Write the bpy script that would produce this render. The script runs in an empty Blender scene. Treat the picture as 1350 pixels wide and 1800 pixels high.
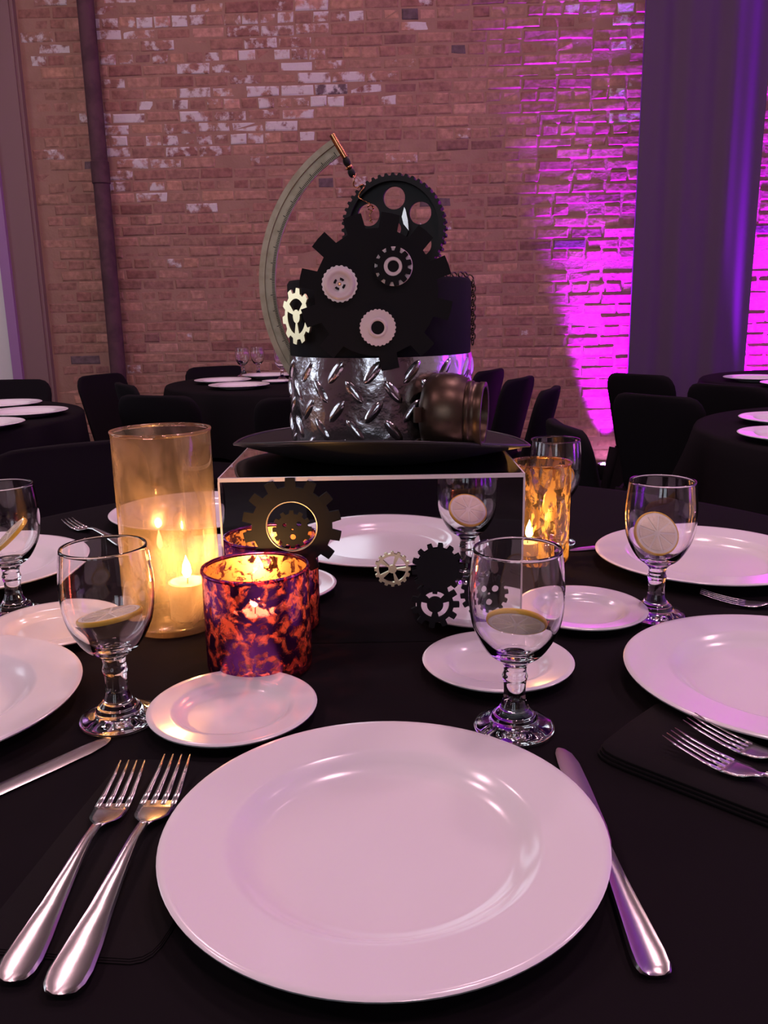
import bpy, math, random
from mathutils import Vector, Matrix
from mathutils.geometry import tessellate_polygon
random.seed(7)
PI = math.pi
S = bpy.context.scene
COL = S.collection
T = 0.76            # table top height

# ---------------------------------------------------------------- camera
cam_d = bpy.data.cameras.new('camera'); cam = bpy.data.objects.new('camera', cam_d); COL.objects.link(cam)
pitch, roll = math.radians(13.455), math.radians(1.0)
fw = Vector((0, math.cos(pitch), -math.sin(pitch))); r0 = Vector((1, 0, 0)); u0 = r0.cross(fw)
rr = r0*math.cos(roll) - u0*math.sin(roll); uu = r0*math.sin(roll) + u0*math.cos(roll)
M = Matrix((rr, uu, -fw)).transposed().to_4x4(); M.translation = (0, 0, T + 0.3598)
cam.matrix_world = M
cam_d.sensor_fit = 'VERTICAL'; cam_d.sensor_height = 24; cam_d.lens = 24*1480/1800
cam_d.clip_start = 0.02
S.camera = cam
S.view_settings.view_transform = 'Standard'; S.view_settings.look = 'None'
S.view_settings.exposure = 0.0; S.view_settings.gamma = 1.0; S.view_settings.use_curve_mapping = False
S.cycles.max_bounces = 14; S.cycles.transmission_bounces = 12; S.cycles.transparent_max_bounces = 16
S.cycles.glossy_bounces = 6; S.cycles.diffuse_bounces = 4

# ---------------------------------------------------------------- world (dim mauve air of the hall)
W = bpy.data.worlds.new('world'); S.world = W; W.use_nodes = True
W.node_tree.nodes['Background'].inputs[0].default_value = (0.5, 0.3, 0.42, 1)
W.node_tree.nodes['Background'].inputs[1].default_value = 0.03
LAMP_COL = (1.0, 0.60, 0.70); LAMP_W = 24
LAMPS = [(-2.3, -0.9), (0.5, -0.9), (2.9, -0.9), (-2.0, 2.1), (0.75, 1.7), (3.0, 2.2), (-1.5, 3.7), (0.7, 3.7)]
UP_COL = (0.36, 0.0, 1.0)

# ---------------------------------------------------------------- helpers
def tag(o, label, cat, group=None):
    o['label'] = label; o['category'] = cat
    if group: o['group'] = group
    return o
def empty(name, loc, rz=0, label=None, cat=None, group=None):
    o = bpy.data.objects.new(name, None); COL.objects.link(o); o.empty_display_size = 0.05
    o.location = loc; o.rotation_euler = (0, 0, rz)
    if label: tag(o, label, cat, group)
    return o
def mk(name, geo, mat, parent=None, smooth=True, loc=None, angle=None):
    """geo: list of (verts, faces) or a single one -> one mesh object"""
    if isinstance(geo, tuple): geo = [geo]
    V, F = [], []
    for v, f in geo:
        b = len(V); V += [tuple(p) for p in v]; F += [tuple(i+b for i in q) for q in f]
    me = bpy.data.meshes.new(name); me.from_pydata(V, [], F); me.update()
    if smooth:
        me.polygons.foreach_set('use_smooth', [True]*len(me.polygons))
        if angle: me.set_sharp_from_angle(angle=math.radians(angle))
    if mat: me.materials.append(mat)
    o = bpy.data.objects.new(name, me); COL.objects.link(o)
    if loc: o.location = loc
    if parent: o.parent = parent
    return o
def struct(name, geo, mat, parent=None, smooth=False):
    o = mk(name, geo, mat, parent, smooth)
    if not parent: o['kind'] = 'structure'
    return o
def copy_tree(o, parent=None):
    c = o.copy(); COL.objects.link(c); c.parent = parent
    for ch in list(o.children): copy_tree(ch, c)
    return c
def box(x0, x1, y0, y1, z0, z1):
    v = [(x, y, z) for z in (z0, z1) for y in (y0, y1) for x in (x0, x1)]
    return v, [(0,2,3,1),(4,5,7,6),(0,1,5,4),(2,6,7,3),(0,4,6,2),(1,3,7,5)]
def lathe(prof, n=48, close=False):
    V, F, rings = [], [], []
    for r, z in prof:
        if r < 1e-6: rings.append([len(V)]); V.append((0, 0, z))
        else:
            rings.append(list(range(len(V), len(V)+n)))
            V += [(r*math.cos(2*PI*k/n), r*math.sin(2*PI*k/n), z) for k in range(n)]
    prs = list(zip(rings, rings[1:])) + ([(rings[-1], rings[0])] if close else [])
    for a, b in prs:
        for k in range(n):
            k2 = (k+1) % n
            if len(a) == 1 and len(b) == 1: continue
            if len(a) == 1: F.append((a[0], b[k2], b[k]))
            elif len(b) == 1: F.append((a[k], a[k2], b[0]))
            else: F.append((a[k], a[k2], b[k2], b[k]))
    return V, F
def xf(geo, mat):
    v, f = geo; return [mat @ Vector(p) for p in v], f
def place(x, y, z, rx=0, ry=0, rz=0):
    return Matrix.Translation((x, y, z)) @ Matrix.Rotation(rz, 4, 'Z') @ Matrix.Rotation(ry, 4, 'Y') @ Matrix.Rotation(rx, 4, 'X')
def tube(pts, rad, n=8, closed=False):
    pts = [Vector(p) for p in pts]; m = len(pts); V, F = [], []
    up = Vector((0.13, 0.21, 0.97)).normalized()
    for i, p in enumerate(pts):
        a = pts[(i-1) % m] if (closed or i > 0) else p; b = pts[(i+1) % m] if (closed or i < m-1) else p
        t = (b-a).normalized(); s = t.cross(up)
        if s.length < 1e-4: s = t.cross(Vector((1, 0, 0)))
        s.normalize(); q = s.cross(t); up = q if not closed else up
        r = rad(i/(m-1)) if callable(rad) else rad
        V += [tuple(p + r*(math.cos(2*PI*k/n)*s + math.sin(2*PI*k/n)*q)) for k in range(n)]
    for i in range(m if closed else m-1):
        j = (i+1) % m
        for k in range(n):
            k2 = (k+1) % n; F.append((i*n+k, i*n+k2, j*n+k2, j*n+k))
    if not closed: F.append(tuple(range(n-1, -1, -1))); F.append(tuple((m-1)*n+k for k in range(n)))
    return V, F
def prism(loops, d0, d1):
    """flat plate in the XZ plane: loops of (x,z); first outer, others holes; from y=d0 to y=d1"""
    flat = [p for L in loops for p in L]; n = len(flat)
    tri = tessellate_polygon([[Vector((x, z, 0)) for x, z in L] for L in loops])
    V = [(x, d0, z) for x, z in flat] + [(x, d1, z) for x, z in flat]; F = []
    for a, b, c in tri:
        F.append((a, b, c)); F.append((c+n, b+n, a+n))
    s = 0
    for L in loops:
        m = len(L)
        for i in range(m):
            j = (i+1) % m; F.append((s+i, s+j, s+j+n, s+i+n))
        s += m
    return V, F
def circ(cx, cz, r, n=24, a0=0):
    return [(cx+r*math.cos(a0+2*PI*k/n), cz+r*math.sin(a0+2*PI*k/n)) for k in range(n)]
def gear_loop(angles, rr_, rt, hw_root, hw_tip, cx=0, cz=0):
    """angles in degrees of the teeth, hw_* = tooth half widths in degrees"""
    A = sorted(angles); L = []
    for i, a in enumerate(A):
        for da, r in ((-hw_root, rr_), (-hw_tip, rt), (0, rt), (hw_tip, rt), (hw_root, rr_)):
            t = math.radians(a+da); L.append((cx+r*math.cos(t), cz+r*math.sin(t)))
        nx = A[(i+1) % len(A)] + (360 if i == len(A)-1 else 0)
        a1, a2 = a+hw_root, nx-hw_root
        k = max(1, int((a2-a1)/8))
        for j in range(1, k):
            t = math.radians(a1+(a2-a1)*j/k); L.append((cx+rr_*math.cos(t), cz+rr_*math.sin(t)))
    return L
def even(n, a0=0): return [a0+360*k/n for k in range(n)]
def sector(cx, cz, r0_, r1_, a0, a1, n=8):
    P = [(cx+r1_*math.cos(math.radians(a0+(a1-a0)*k/n)), cz+r1_*math.sin(math.radians(a0+(a1-a0)*k/n))) for k in range(n+1)]
    P += [(cx+r0_*math.cos(math.radians(a1+(a0-a1)*k/n)), cz+r0_*math.sin(math.radians(a1+(a0-a1)*k/n))) for k in range(n+1)]
    return P
def loft(st, sec):
    """st: list of (center, half_width vector, up vector); sec: list of (x, z) section points (closed)"""
    V, F = [], []; n = len(sec)
    for c, w, u in st:
        c, w, u = Vector(c), Vector(w), Vector(u)
        V += [tuple(c + w*x + u*z) for x, z in sec]
    for i in range(len(st)-1):
        for k in range(n):
            k2 = (k+1) % n; F.append((i*n+k, i*n+k2, (i+1)*n+k2, (i+1)*n+k))
    F.append(tuple(range(n-1, -1, -1))); F.append(tuple((len(st)-1)*n+k for k in range(n)))
    return V, F

# ---------------------------------------------------------------- materials
def nodemat(name):
    m = bpy.data.materials.new(name); m.use_nodes = True; nt = m.node_tree
    return m, nt, nt.nodes, nt.links, nt.nodes['Principled BSDF']
def mat(name, col, rough=0.5, metal=0.0, spec=0.5, bump=None, var=None, coat=0, sheen=0, aniso=0):
    m, nt, N, L, P = nodemat(name)
    P.inputs['Base Color'].default_value = (*col, 1); P.inputs['Roughness'].default_value = rough
    P.inputs['Metallic'].default_value = metal; P.inputs['Specular IOR Level'].default_value = spec
    P.inputs['Coat Weight'].default_value = coat; P.inputs['Sheen Weight'].default_value = sheen
    P.inputs['Coat Roughness'].default_value = 0.05
    if bump or var:
        tc = N.new('ShaderNodeTexCoord')
        nz = N.new('ShaderNodeTexNoise'); nz.inputs['Scale'].default_value = (bump or var)[0]; nz.inputs['Detail'].default_value = 6
        L.new(tc.outputs['Object'], nz.inputs['Vector'])
        if bump:
            b = N.new('ShaderNodeBump'); b.inputs['Strength'].default_value = bump[1]; b.inputs['Distance'].default_value = bump[2]
            L.new(nz.outputs['Fac'], b.inputs['Height']); L.new(b.outputs[0], P.inputs['Normal'])
        if var:
            n2 = N.new('ShaderNodeTexNoise'); n2.inputs['Scale'].default_value = var[0]; n2.inputs['Detail'].default_value = 5
            L.new(tc.outputs['Object'], n2.inputs['Vector'])
            mx = N.new('ShaderNodeMix'); mx.data_type = 'RGBA'
            mx.inputs['A'].default_value = (*col, 1); mx.inputs['B'].default_value = (*var[1], 1)
            rp = N.new('ShaderNodeMapRange'); rp.inputs[1].default_value = 0.42; rp.inputs[2].default_value = 0.62
            L.new(n2.outputs['Fac'], rp.inputs[0]); L.new(rp.outputs[0], mx.inputs['Factor']); L.new(mx.outputs['Result'], P.inputs['Base Color'])
    return m
def emit(name, col, s):
    m, nt, N, L, P = nodemat(name)
    P.inputs['Base Color'].default_value = (0, 0, 0, 1); P.inputs['Emission Color'].default_value = (*col, 1); P.inputs['Emission Strength'].default_value = s
    return m
def glass_mat(name, col=(1, 1, 1), ior=1.48):
    m = bpy.data.materials.new(name); m.use_nodes = True; nt = m.node_tree; N = nt.nodes; L = nt.links; N.clear()
    g = N.new('ShaderNodeBsdfGlass'); g.inputs['Color'].default_value = (*col, 1); g.inputs['Roughness'].default_value = 0.0; g.inputs['IOR'].default_value = ior
    o = N.new('ShaderNodeOutputMaterial'); L.new(g.outputs[0], o.inputs[0]); return m
def schlick(N, L, f0=0.04):
    lw = N.new('ShaderNodeLayerWeight'); lw.inputs[0].default_value = 0.5
    pw = N.new('ShaderNodeMath'); pw.operation = 'POWER'; L.new(lw.outputs['Facing'], pw.inputs[0]); pw.inputs[1].default_value = 4.0
    mr = N.new('ShaderNodeMapRange'); L.new(pw.outputs[0], mr.inputs[0]); mr.inputs[3].default_value = f0; mr.inputs[4].default_value = 0.9
    return mr.outputs[0]
def mercury(name, tint, flake, glow, scale, lo, hi, film=0.2, flake_rough=0.25, stretch=1.0, trans=0.5):
    """antiqued glass: a clear tinted wall with patches of metallic, light-passing flake"""
    m = bpy.data.materials.new(name); m.use_nodes = True; nt = m.node_tree; N = nt.nodes; L = nt.links; N.clear()
    tc = N.new('ShaderNodeTexCoord'); mp = N.new('ShaderNodeMapping'); mp.inputs['Scale'].default_value = (1, 1, stretch)
    L.new(tc.outputs['Object'], mp.inputs['Vector'])
    nz = N.new('ShaderNodeTexNoise'); nz.inputs['Scale'].default_value = scale; nz.inputs['Detail'].default_value = 7; nz.inputs['Roughness'].default_value = 0.62
    nz.inputs['Distortion'].default_value = 0.6; L.new(mp.outputs[0], nz.inputs['Vector'])
    rp = N.new('ShaderNodeMapRange'); rp.inputs[1].default_value = lo; rp.inputs[2].default_value = hi; L.new(nz.outputs['Fac'], rp.inputs[0])
    tr = N.new('ShaderNodeBsdfTransparent'); tr.inputs[0].default_value = (*tint, 1)
    fm = N.new('ShaderNodeBsdfTranslucent'); fm.inputs[0].default_value = (*glow, 1)
    m0 = N.new('ShaderNodeMixShader'); m0.inputs[0].default_value = film; L.new(tr.outputs[0], m0.inputs[1]); L.new(fm.outputs[0], m0.inputs[2])
    gl = N.new('ShaderNodeBsdfGlossy'); gl.inputs[0].default_value = (1, 1, 1, 1); gl.inputs['Roughness'].default_value = 0.04
    m1 = N.new('ShaderNodeMixShader'); L.new(schlick(N, L, 0.06), m1.inputs[0]); L.new(m0.outputs[0], m1.inputs[1]); L.new(gl.outputs[0], m1.inputs[2])
    mg = N.new('ShaderNodeBsdfGlossy'); mg.inputs[0].default_value = (*flake, 1); mg.inputs['Roughness'].default_value = flake_rough
    ml = N.new('ShaderNodeBsdfTranslucent'); ml.inputs[0].default_value = (*glow, 1)
    m2 = N.new('ShaderNodeMixShader'); m2.inputs[0].default_value = trans; L.new(mg.outputs[0], m2.inputs[1]); L.new(ml.outputs[0], m2.inputs[2])
    mm = N.new('ShaderNodeMixShader'); L.new(rp.outputs[0], mm.inputs[0]); L.new(m1.outputs[0], mm.inputs[1]); L.new(m2.outputs[0], mm.inputs[2])
    o = N.new('ShaderNodeOutputMaterial'); L.new(mm.outputs[0], o.inputs[0]); return m
def brick_mat(name):
    m, nt, N, L, P = nodemat(name)
    at = N.new('ShaderNodeAttribute'); at.attribute_name = 'bcol'
    ap = N.new('ShaderNodeAttribute'); ap.attribute_name = 'paint'
    g = N.new('ShaderNodeNewGeometry')
    n1 = N.new('ShaderNodeTexNoise'); n1.inputs['Scale'].default_value = 13; n1.inputs['Detail'].default_value = 8; n1.inputs['Roughness'].default_value = 0.6
    n2 = N.new('ShaderNodeTexNoise'); n2.inputs['Scale'].default_value = 30; n2.inputs['Detail'].default_value = 6
    L.new(g.outputs['Position'], n1.inputs['Vector']); L.new(g.outputs['Position'], n2.inputs['Vector'])
    # stain variation
    mr = N.new('ShaderNodeMapRange'); mr.inputs[1].default_value = 0.3; mr.inputs[2].default_value = 0.7; mr.inputs[3].default_value = 0.72; mr.inputs[4].default_value = 1.25
    L.new(n2.outputs['Fac'], mr.inputs[0])
    sc = N.new('ShaderNodeVectorMath'); sc.operation = 'SCALE'; L.new(at.outputs['Color'], sc.inputs[0]); L.new(mr.outputs[0], sc.inputs['Scale'])
    # paint: paint amount + noise > threshold
    ad = N.new('ShaderNodeMath'); ad.operation = 'ADD'; L.new(n1.outputs['Fac'], ad.inputs[0]); L.new(ap.outputs['Fac'], ad.inputs[1])
    th = N.new('ShaderNodeMapRange'); th.inputs[1].default_value = 0.93; th.inputs[2].default_value = 1.03; L.new(ad.outputs[0], th.inputs[0])
    mx = N.new('ShaderNodeMix'); mx.data_type = 'RGBA'; mx.inputs['B'].default_value = (0.62, 0.55, 0.55, 1)
    L.new(th.outputs[0], mx.inputs['Factor']); L.new(sc.outputs[0], mx.inputs['A']); L.new(mx.outputs['Result'], P.inputs['Base Color'])
    P.inputs['Roughness'].default_value = 0.9; P.inputs['Specular IOR Level'].default_value = 0.2
    b = N.new('ShaderNodeBump'); b.inputs['Strength'].default_value = 0.6; b.inputs['Distance'].default_value = 0.006
    L.new(n2.outputs['Fac'], b.inputs['Height']); L.new(b.outputs[0], P.inputs['Normal'])
    return m

MT = dict(
    cloth=mat('black_tablecloth', (0.0105, 0.0085, 0.010), 0.95, spec=0.04, bump=(900, 0.15, 0.0005)),
    napkin=mat('black_napkin', (0.0095, 0.0075, 0.0085), 0.9, spec=0.12, bump=(1200, 0.3, 0.0005)),
    spandex=mat('black_spandex', (0.009, 0.007, 0.009), 0.85, spec=0.08),
    china=mat('white_china', (0.80, 0.78, 0.78), 0.16, spec=0.55),
    steel=mat('stainless_steel', (0.62, 0.59, 0.57), 0.24, 1.0),
    mirror=mat('mirror_glass', (0.80, 0.80, 0.80), 0.015, 1.0),
    edge=mat('frosted_glass_edge', (0.78, 0.72, 0.74), 0.35),  # pale tone stands for a bright reflection along the mirror's top edge
    felt=mat('black_hat_felt', (0.007, 0.0065, 0.008), 0.8, spec=0.15, bump=(400, 0.2, 0.0006)),
    brim=mat('black_hat_brim', (0.006, 0.0055, 0.006), 0.55, spec=0.2),
    card=mat('black_gear_card', (0.007, 0.0065, 0.008), 0.7, spec=0.2),
    cast=mat('black_cast_iron', (0.014, 0.011, 0.012), 0.5, spec=0.3),
    tread=mat('polished_tread_plate', (0.66, 0.65, 0.68), 0.18, 1.0, bump=(9, 0.30, 0.03)),
    whitegear=mat('white_gloss_plastic', (0.82, 0.66, 0.66), 0.18),
    gold=mat('pale_brass', (0.92, 0.80, 0.50), 0.3, 1.0),
    brass=mat('aged_brass_ring', (0.42, 0.35, 0.25), 0.42, 0.5, var=(60, (0.33, 0.27, 0.18))),
    copper=mat('copper', (0.80, 0.36, 0.16), 0.25, 1.0),
    bronze=mat('dark_bronze', (0.13, 0.085, 0.058), 0.36, 0.8, var=(40, (0.08, 0.05, 0.036))),
    lens=mat('dark_goggle_lens', (0.02, 0.015, 0.02), 0.08),
    wax=mat('white_wax', (0.8, 0.68, 0.5), 0.5),
    wick=mat('burnt_wick', (0.02, 0.015, 0.01), 0.9),
    flame=emit('candle_flame', (1.0, 0.62, 0.22), 60),
    glass=glass_mat('clear_glass'),
    daylight=emit('daylit_pane', (0.80, 0.88, 1.0), 3.0),
    rind=mat('lemon_rind', (0.85, 0.55, 0.06), 0.4, bump=(900, 0.3, 0.0006)),
    pith=mat('lemon_pith', (0.97, 0.92, 0.76), 0.55),
    pulp=mat('lemon_pulp', (0.96, 0.87, 0.64), 0.25, bump=(500, 0.4, 0.0008)),
    brick=brick_mat('old_common_brick'),
    mortar=mat('mortar', (0.35, 0.205, 0.155), 0.95, spec=0.1, bump=(60, 0.5, 0.004), var=(7, (0.31, 0.178, 0.135))),
    plaster=mat('mauve_plaster', (0.24, 0.145, 0.14), 0.9, bump=(20, 0.2, 0.003)),
    purple=mat('purple_painted_trim', (0.34, 0.17, 0.36), 0.6),
    door=mat('white_painted_door', (0.78, 0.76, 0.74), 0.5),
    pipe=mat('painted_iron_pipe', (0.105, 0.05, 0.062), 0.8, spec=0.2, var=(12, (0.075, 0.036, 0.046))),
    drape=mat('grey_drape', (0.09, 0.052, 0.10), 0.85, bump=(300, 0.15, 0.001)),
    floor=mat('dark_concrete_floor', (0.022, 0.017, 0.019), 0.8, spec=0.1, bump=(15, 0.1, 0.003), var=(3, (0.016, 0.012, 0.014))),
    ceiling=mat('dark_ceiling', (0.05, 0.045, 0.05), 0.9),
    wall=mat('brown_plaster_wall', (0.20, 0.14, 0.12), 0.9, bump=(20, 0.2, 0.003)),
    black_metal=mat('black_metal', (0.02, 0.02, 0.02), 0.4, 0.5),
    led=emit('uplight_led', (0.85, 0.35, 1.0), 60),
    lampglow=emit('lamp_diffuser', LAMP_COL, 6),
    wood=mat('plywood_table', (0.25, 0.17, 0.1), 0.6),
    purple_glass=mercury('purple_mercury_glass', (0.80, 0.24, 0.46), (0.16, 0.035, 0.20), (0.90, 0.22, 0.32), 92, 0.44, 0.52, film=0.10, trans=0.03),
    amber_lining=mercury('amber_mercury_lining', (1.0, 0.86, 0.76), (0.85, 0.48, 0.20), (0.9, 0.5, 0.2), 92, 0.44, 0.52, film=0.05, flake_rough=0.35, trans=0.02),  # amber flake colour stands for candlelight on the inner wall
    silver_glass=mercury('smoky_mercury_glass', (0.70, 0.62, 0.56), (0.50, 0.42, 0.38), (0.80, 0.57, 0.36), 18, 0.45, 0.80, film=0.11, trans=0.42, stretch=0.5),
    gold_glass=mercury('gold_flake_glass', (0.82, 0.72, 0.62), (0.40, 0.24, 0.10), (0.85, 0.50, 0.16), 75, 0.50, 0.56, film=0.04, trans=0.40, stretch=0.40),
)

# ================================================================ SETTING
WALL = (0, 5.66); WYAW = math.radians(-2.0)
RX0, RX1, RY0, RZ = -4.2, 4.4, -4.2, 4.4
struct('floor', box(RX0, RX1, RY0, 6.0, -0.1, 0), MT['floor'])
struct('ceiling', box(RX0, RX1, RY0, 6.0, RZ, RZ+0.1), MT['ceiling'])
struct('wall_left', box(RX0-0.1, RX0, RY0, 6.0, 0, RZ), MT['wall'])
struct('wall_right', box(RX1, RX1+0.1, RY0, 6.0, 0, RZ), MT['door'])
struct('wall_front', box(RX0, RX1, RY0-0.1, RY0, 0, RZ), MT['wall'])
wb = struct('wall_back', box(-4.2, 4.4, 0.0, 0.12, 0, RZ), MT['mortar'])
wb.location = (*WALL, 0); wb.rotation_euler = (0, 0, WYAW)

def brick_geo(L, H, D, rng):
    c = 0.008; j = lambda s: rng.uniform(-s, s)
    o = [(-L/2+j(.003), -H/2+j(.003)), (L/2+j(.003), -H/2+j(.003)), (L/2+j(.003), H/2+j(.003)), (-L/2+j(.003), H/2+j(.003))]
    i = [(x*(1-2*c/L)+j(.002), z*(1-2*c/H)+j(.002)) for x, z in o]
    V = [(x, 0.012, z) for x, z in o] + [(x, -D+0.003+j(.001), z) for x, z in o] + [(x, -D+j(.0015), z) for x, z in i]
    F = [(8, 9, 10, 11)]
    for k in range(4):
        k2 = (k+1) % 4; F += [(k, k2, 4+k2, 4+k), (4+k, 4+k2, 8+k2, 8+k)]
    return V, F
PAL = [(0.235, 0.135, 0.095), (0.26, 0.155, 0.105), (0.215, 0.125, 0.09), (0.20, 0.105, 0.078), (0.28, 0.17, 0.115),
       (0.24, 0.15, 0.10), (0.17, 0.095, 0.075), (0.30, 0.18, 0.115), (0.225, 0.125, 0.088), (0.10, 0.075, 0.075), (0.33, 0.20, 0.14)]
PAL = [(r*1.44, g*1.26, b*1.40) for r, g, b in PAL]
PW = [10, 10, 9, 6, 7, 9, 3, 4, 9, 1, 2]
rb = random.Random(3)
def set_attr(me, vals_col, vals_p):
    a = me.attributes.new('bcol', 'FLOAT_COLOR', 'POINT'); a.data.foreach_set('color', vals_col)
    p = me.attributes.new('paint', 'FLOAT', 'POINT'); p.data.foreach_set('value', vals_p)
CH = 0.0675; brick_list = []
row = 0; z = 0.16; rp_ = random.Random(11)
while z < 3.32:
    header = row % 7 in (2, 5)
    pitchx = 0.108 if header else 0.213
    x = -2.09 + (0.0 if row % 2 else 0.107 if not header else 0.03)
    while x < 2.95:
        L_ = (0.095 if header else 0.198) * rp_.uniform(0.97, 1.02)
        px = 0.0
        if x < 0.35 and z > 1.75:
            px = min(1, (0.35-x)/0.7) * min(1, (z-1.75)/0.7) * (0.95 if x > -1.75 else 0.4)
        if x > 1.0 and z > 1.9: px = max(px, 0.5*min(1, (x-1.0)/0.4)*min(1, (z-1.9)/0.6))
        paint = 0.0
        if rp_.random() < px*0.72: paint = rp_.choice((0.40, 0.45, 0.49, 0.56 if px > .5 else .45))
        elif rp_.random() < 0.02: paint = 0.40
        brick_list.append((x, z+rp_.uniform(-.003, .003), header, paint, rp_.choices(range(len(PAL)), PW)[0], rp_.uniform(0.0, 0.006)))
        x += pitchx
    z += CH; row += 1
# the ones in plain view above the hats and chairs become bricks of their own, the rest one joined part
order = sorted(range(len(brick_list)), key=lambda i: ((brick_list[i][0]+0.3)/1.7)**2 + ((brick_list[i][1]-2.35)/0.75)**2 + (0.35 if brick_list[i][2] else 0))
single = set(order[:300]); cache = {}; JV, JF, JC, JP = [], [], [], []
for i, (x, z, hd, paint, pc, dep) in enumerate(brick_list):
    L_ = 0.097 if hd else 0.200
    if i in single:
        key = (hd, paint, pc)
        if key not in cache:
            g = brick_geo(L_, 0.057, 0.006, rb); me = bpy.data.meshes.new('brick'); me.from_pydata(g[0], [], g[1]); me.update()
            set_attr(me, [c for _ in g[0] for c in (*PAL[pc], 1)], [paint]*len(g[0])); me.materials.append(MT['brick']); cache[key] = me
        o = bpy.data.objects.new('brick', cache[key]); COL.objects.link(o); o.parent = wb; o.location = (x, 0.006-dep, z)
    else:
        g = brick_geo(L_, 0.057, 0.006, rb); b = len(JV)
        JV += [(vx+x, vy+0.006-dep, vz+z) for vx, vy, vz in g[0]]; JF += [tuple(q+b for q in f) for f in g[1]]
        k = rb.uniform(0.88, 1.1); JC += [c for _ in g[0] for c in (PAL[pc][0]*k, PAL[pc][1]*k, PAL[pc][2]*k, 1)]; JP += [paint]*len(g[0])
me = bpy.data.meshes.new('brickwork'); me.from_pydata(JV, [], JF); me.update(); set_attr(me, JC, JP); me.materials.append(MT['brick'])
jo = bpy.data.objects.new('brickwork', me); COL.objects.link(jo); jo.parent = wb; jo['kind'] = 'stuff'

def on_wall(o): o.location = (*WALL, 0); o.rotation_euler = (0, 0, WYAW); return o
on_wall(struct('trim_1', [box(-2.382, -2.22, -0.06, -0.001, 0, RZ), box(-2.22, -2.20, -0.045, -0.001, 0, RZ)], MT['plaster']))
on_wall(struct('trim_2', [box(-2.445, -2.382, -0.09, -0.001, 0, RZ)], MT['purple']))
dr = on_wall(struct('door_1', [box(-3.75, -2.445, -0.03, -0.001, 0, RZ)], MT['door']))
dp = struct('door_panel', [box(-3.65, -2.61, -0.036, -0.03, 0.15, 2.1)], MT['door'], dr)

# vertical iron pipe on the wall
pp = empty('wall_pipe', (-1.735, 5.62, 0), 0, 'dark painted vertical iron pipe on the brick wall', 'pipe')
mk('pipe', xf(lathe([(0.0, 0), (0.05, 0), (0.05, 3.6), (0.0, 3.6)], 20), Matrix.Identity(4)), MT['pipe'], pp, angle=40)
mk('coupling', lathe([(0.0505, 1.92), (0.056, 1.925), (0.056, 2.05), (0.0505, 2.055)], 20), MT['pipe'], pp, angle=40)

# grey drape beside the uplight
def drape_geo(w, h, seed):
    n, m = 120, 10; V, F = [], []; rg = random.Random(seed); ph = [rg.uniform(0, 6) for _ in range(4)]
    for side in (0, 1):
        for i in range(m+1):
            zz = h*i/m
            for k in range(n+1):
                u = k/n; x = (u-0.5)*w
                d = 0.012*math.sin(u*19+ph[0]) + 0.006*math.sin(u*37+ph[1]+zz*0.25) + 0.014*math.sin(u*8+ph[2])
                d += -0.07*math.sin(PI*u)
                V.append((x, d + (0.02 if side else 0), zz))
    S1 = (n+1)*(m+1)
    for i in range(m):
        for k in range(n):
            a = i*(n+1)+k; F.append((a, a+1, a+n+2, a+n+1)); F.append((S1+a+n+1, S1+a+n+2, S1+a+1, S1+a))
    for i in range(m):
        for k in (0, n):
            a = i*(n+1)+k; F.append((a, a+n+1, S1+a+n+1, S1+a))
    return V, F
d = mk('drape', drape_geo(0.745, 4.35, 5), MT['drape'], loc=(1.935, 5.42, 0.01)); tag(d, 'tall dark grey drape with soft folds between the purple-lit bricks', 'drape')

# LED uplights on the floor, one visible beside the drape, one on its other side
def uplight(x, y, label, watts, tiltx, tilty, ang=41):
    r = empty('led_uplight', (x, y, 0), 0, label, 'uplight')
    mk('housing', [lathe([(0, 0.02), (0.06, 0.02), (0.075, 0.05), (0.075, 0.105), (0.068, 0.11), (0.066, 0.098), (0, 0.098)], 24)], MT['black_metal'], r, angle=35)
    mk('bracket', [box(-0.09, -0.078, -0.015, 0.015, 0, 0.09), box(0.078, 0.09, -0.015, 0.015, 0, 0.09), box(-0.09, 0.09, -0.015, 0.015, 0, 0.02)], MT['black_metal'], r, smooth=False)
    for k in range(7):
        a = 2*PI*k/6; q = 0.0 if k == 6 else 0.042
        mk('led', xf(lathe([(0.0001, 0.108), (0.008, 0.106), (0.012, 0.1), (0.012, 0.096)], 10), Matrix.Translation((q*math.cos(a), q*math.sin(a), 0.003))), MT['led'], r)
    ld = bpy.data.lights.new('uplight_beam', 'SPOT'); ld.energy = watts; ld.color = UP_COL; ld.spot_size = math.radians(ang); ld.spot_blend = 1.0; ld.shadow_soft_size = 0.05
    lo = bpy.data.objects.new('uplight_beam', ld); COL.objects.link(lo); lo.parent = r; lo.location = (0, 0, 0.125)
    lo.rotation_euler = (PI + tiltx, tilty, 0)
uplight(1.49, 5.49, 'purple LED uplight on the floor beside the grey drape', 5200, -0.10, 0.0)
uplight(2.48, 5.42, 'purple LED uplight on the floor right of the grey drape', 5200, -0.10, 0.0)
uplight(4.18, 2.6, 'purple LED uplight at the foot of the side wall, farther from the drape', 1700, 0, -0.12, 80)  # side-wall lights are unseen, added for violet fill and reflections
uplight(4.18, 4.4, 'purple LED uplight at the foot of the side wall, nearer the drape', 1700, 0, -0.12, 80)
uplight(4.18, 0.6, 'purple LED uplight at the foot of the side wall, behind the set table', 1700, 0, -0.12, 80)

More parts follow.
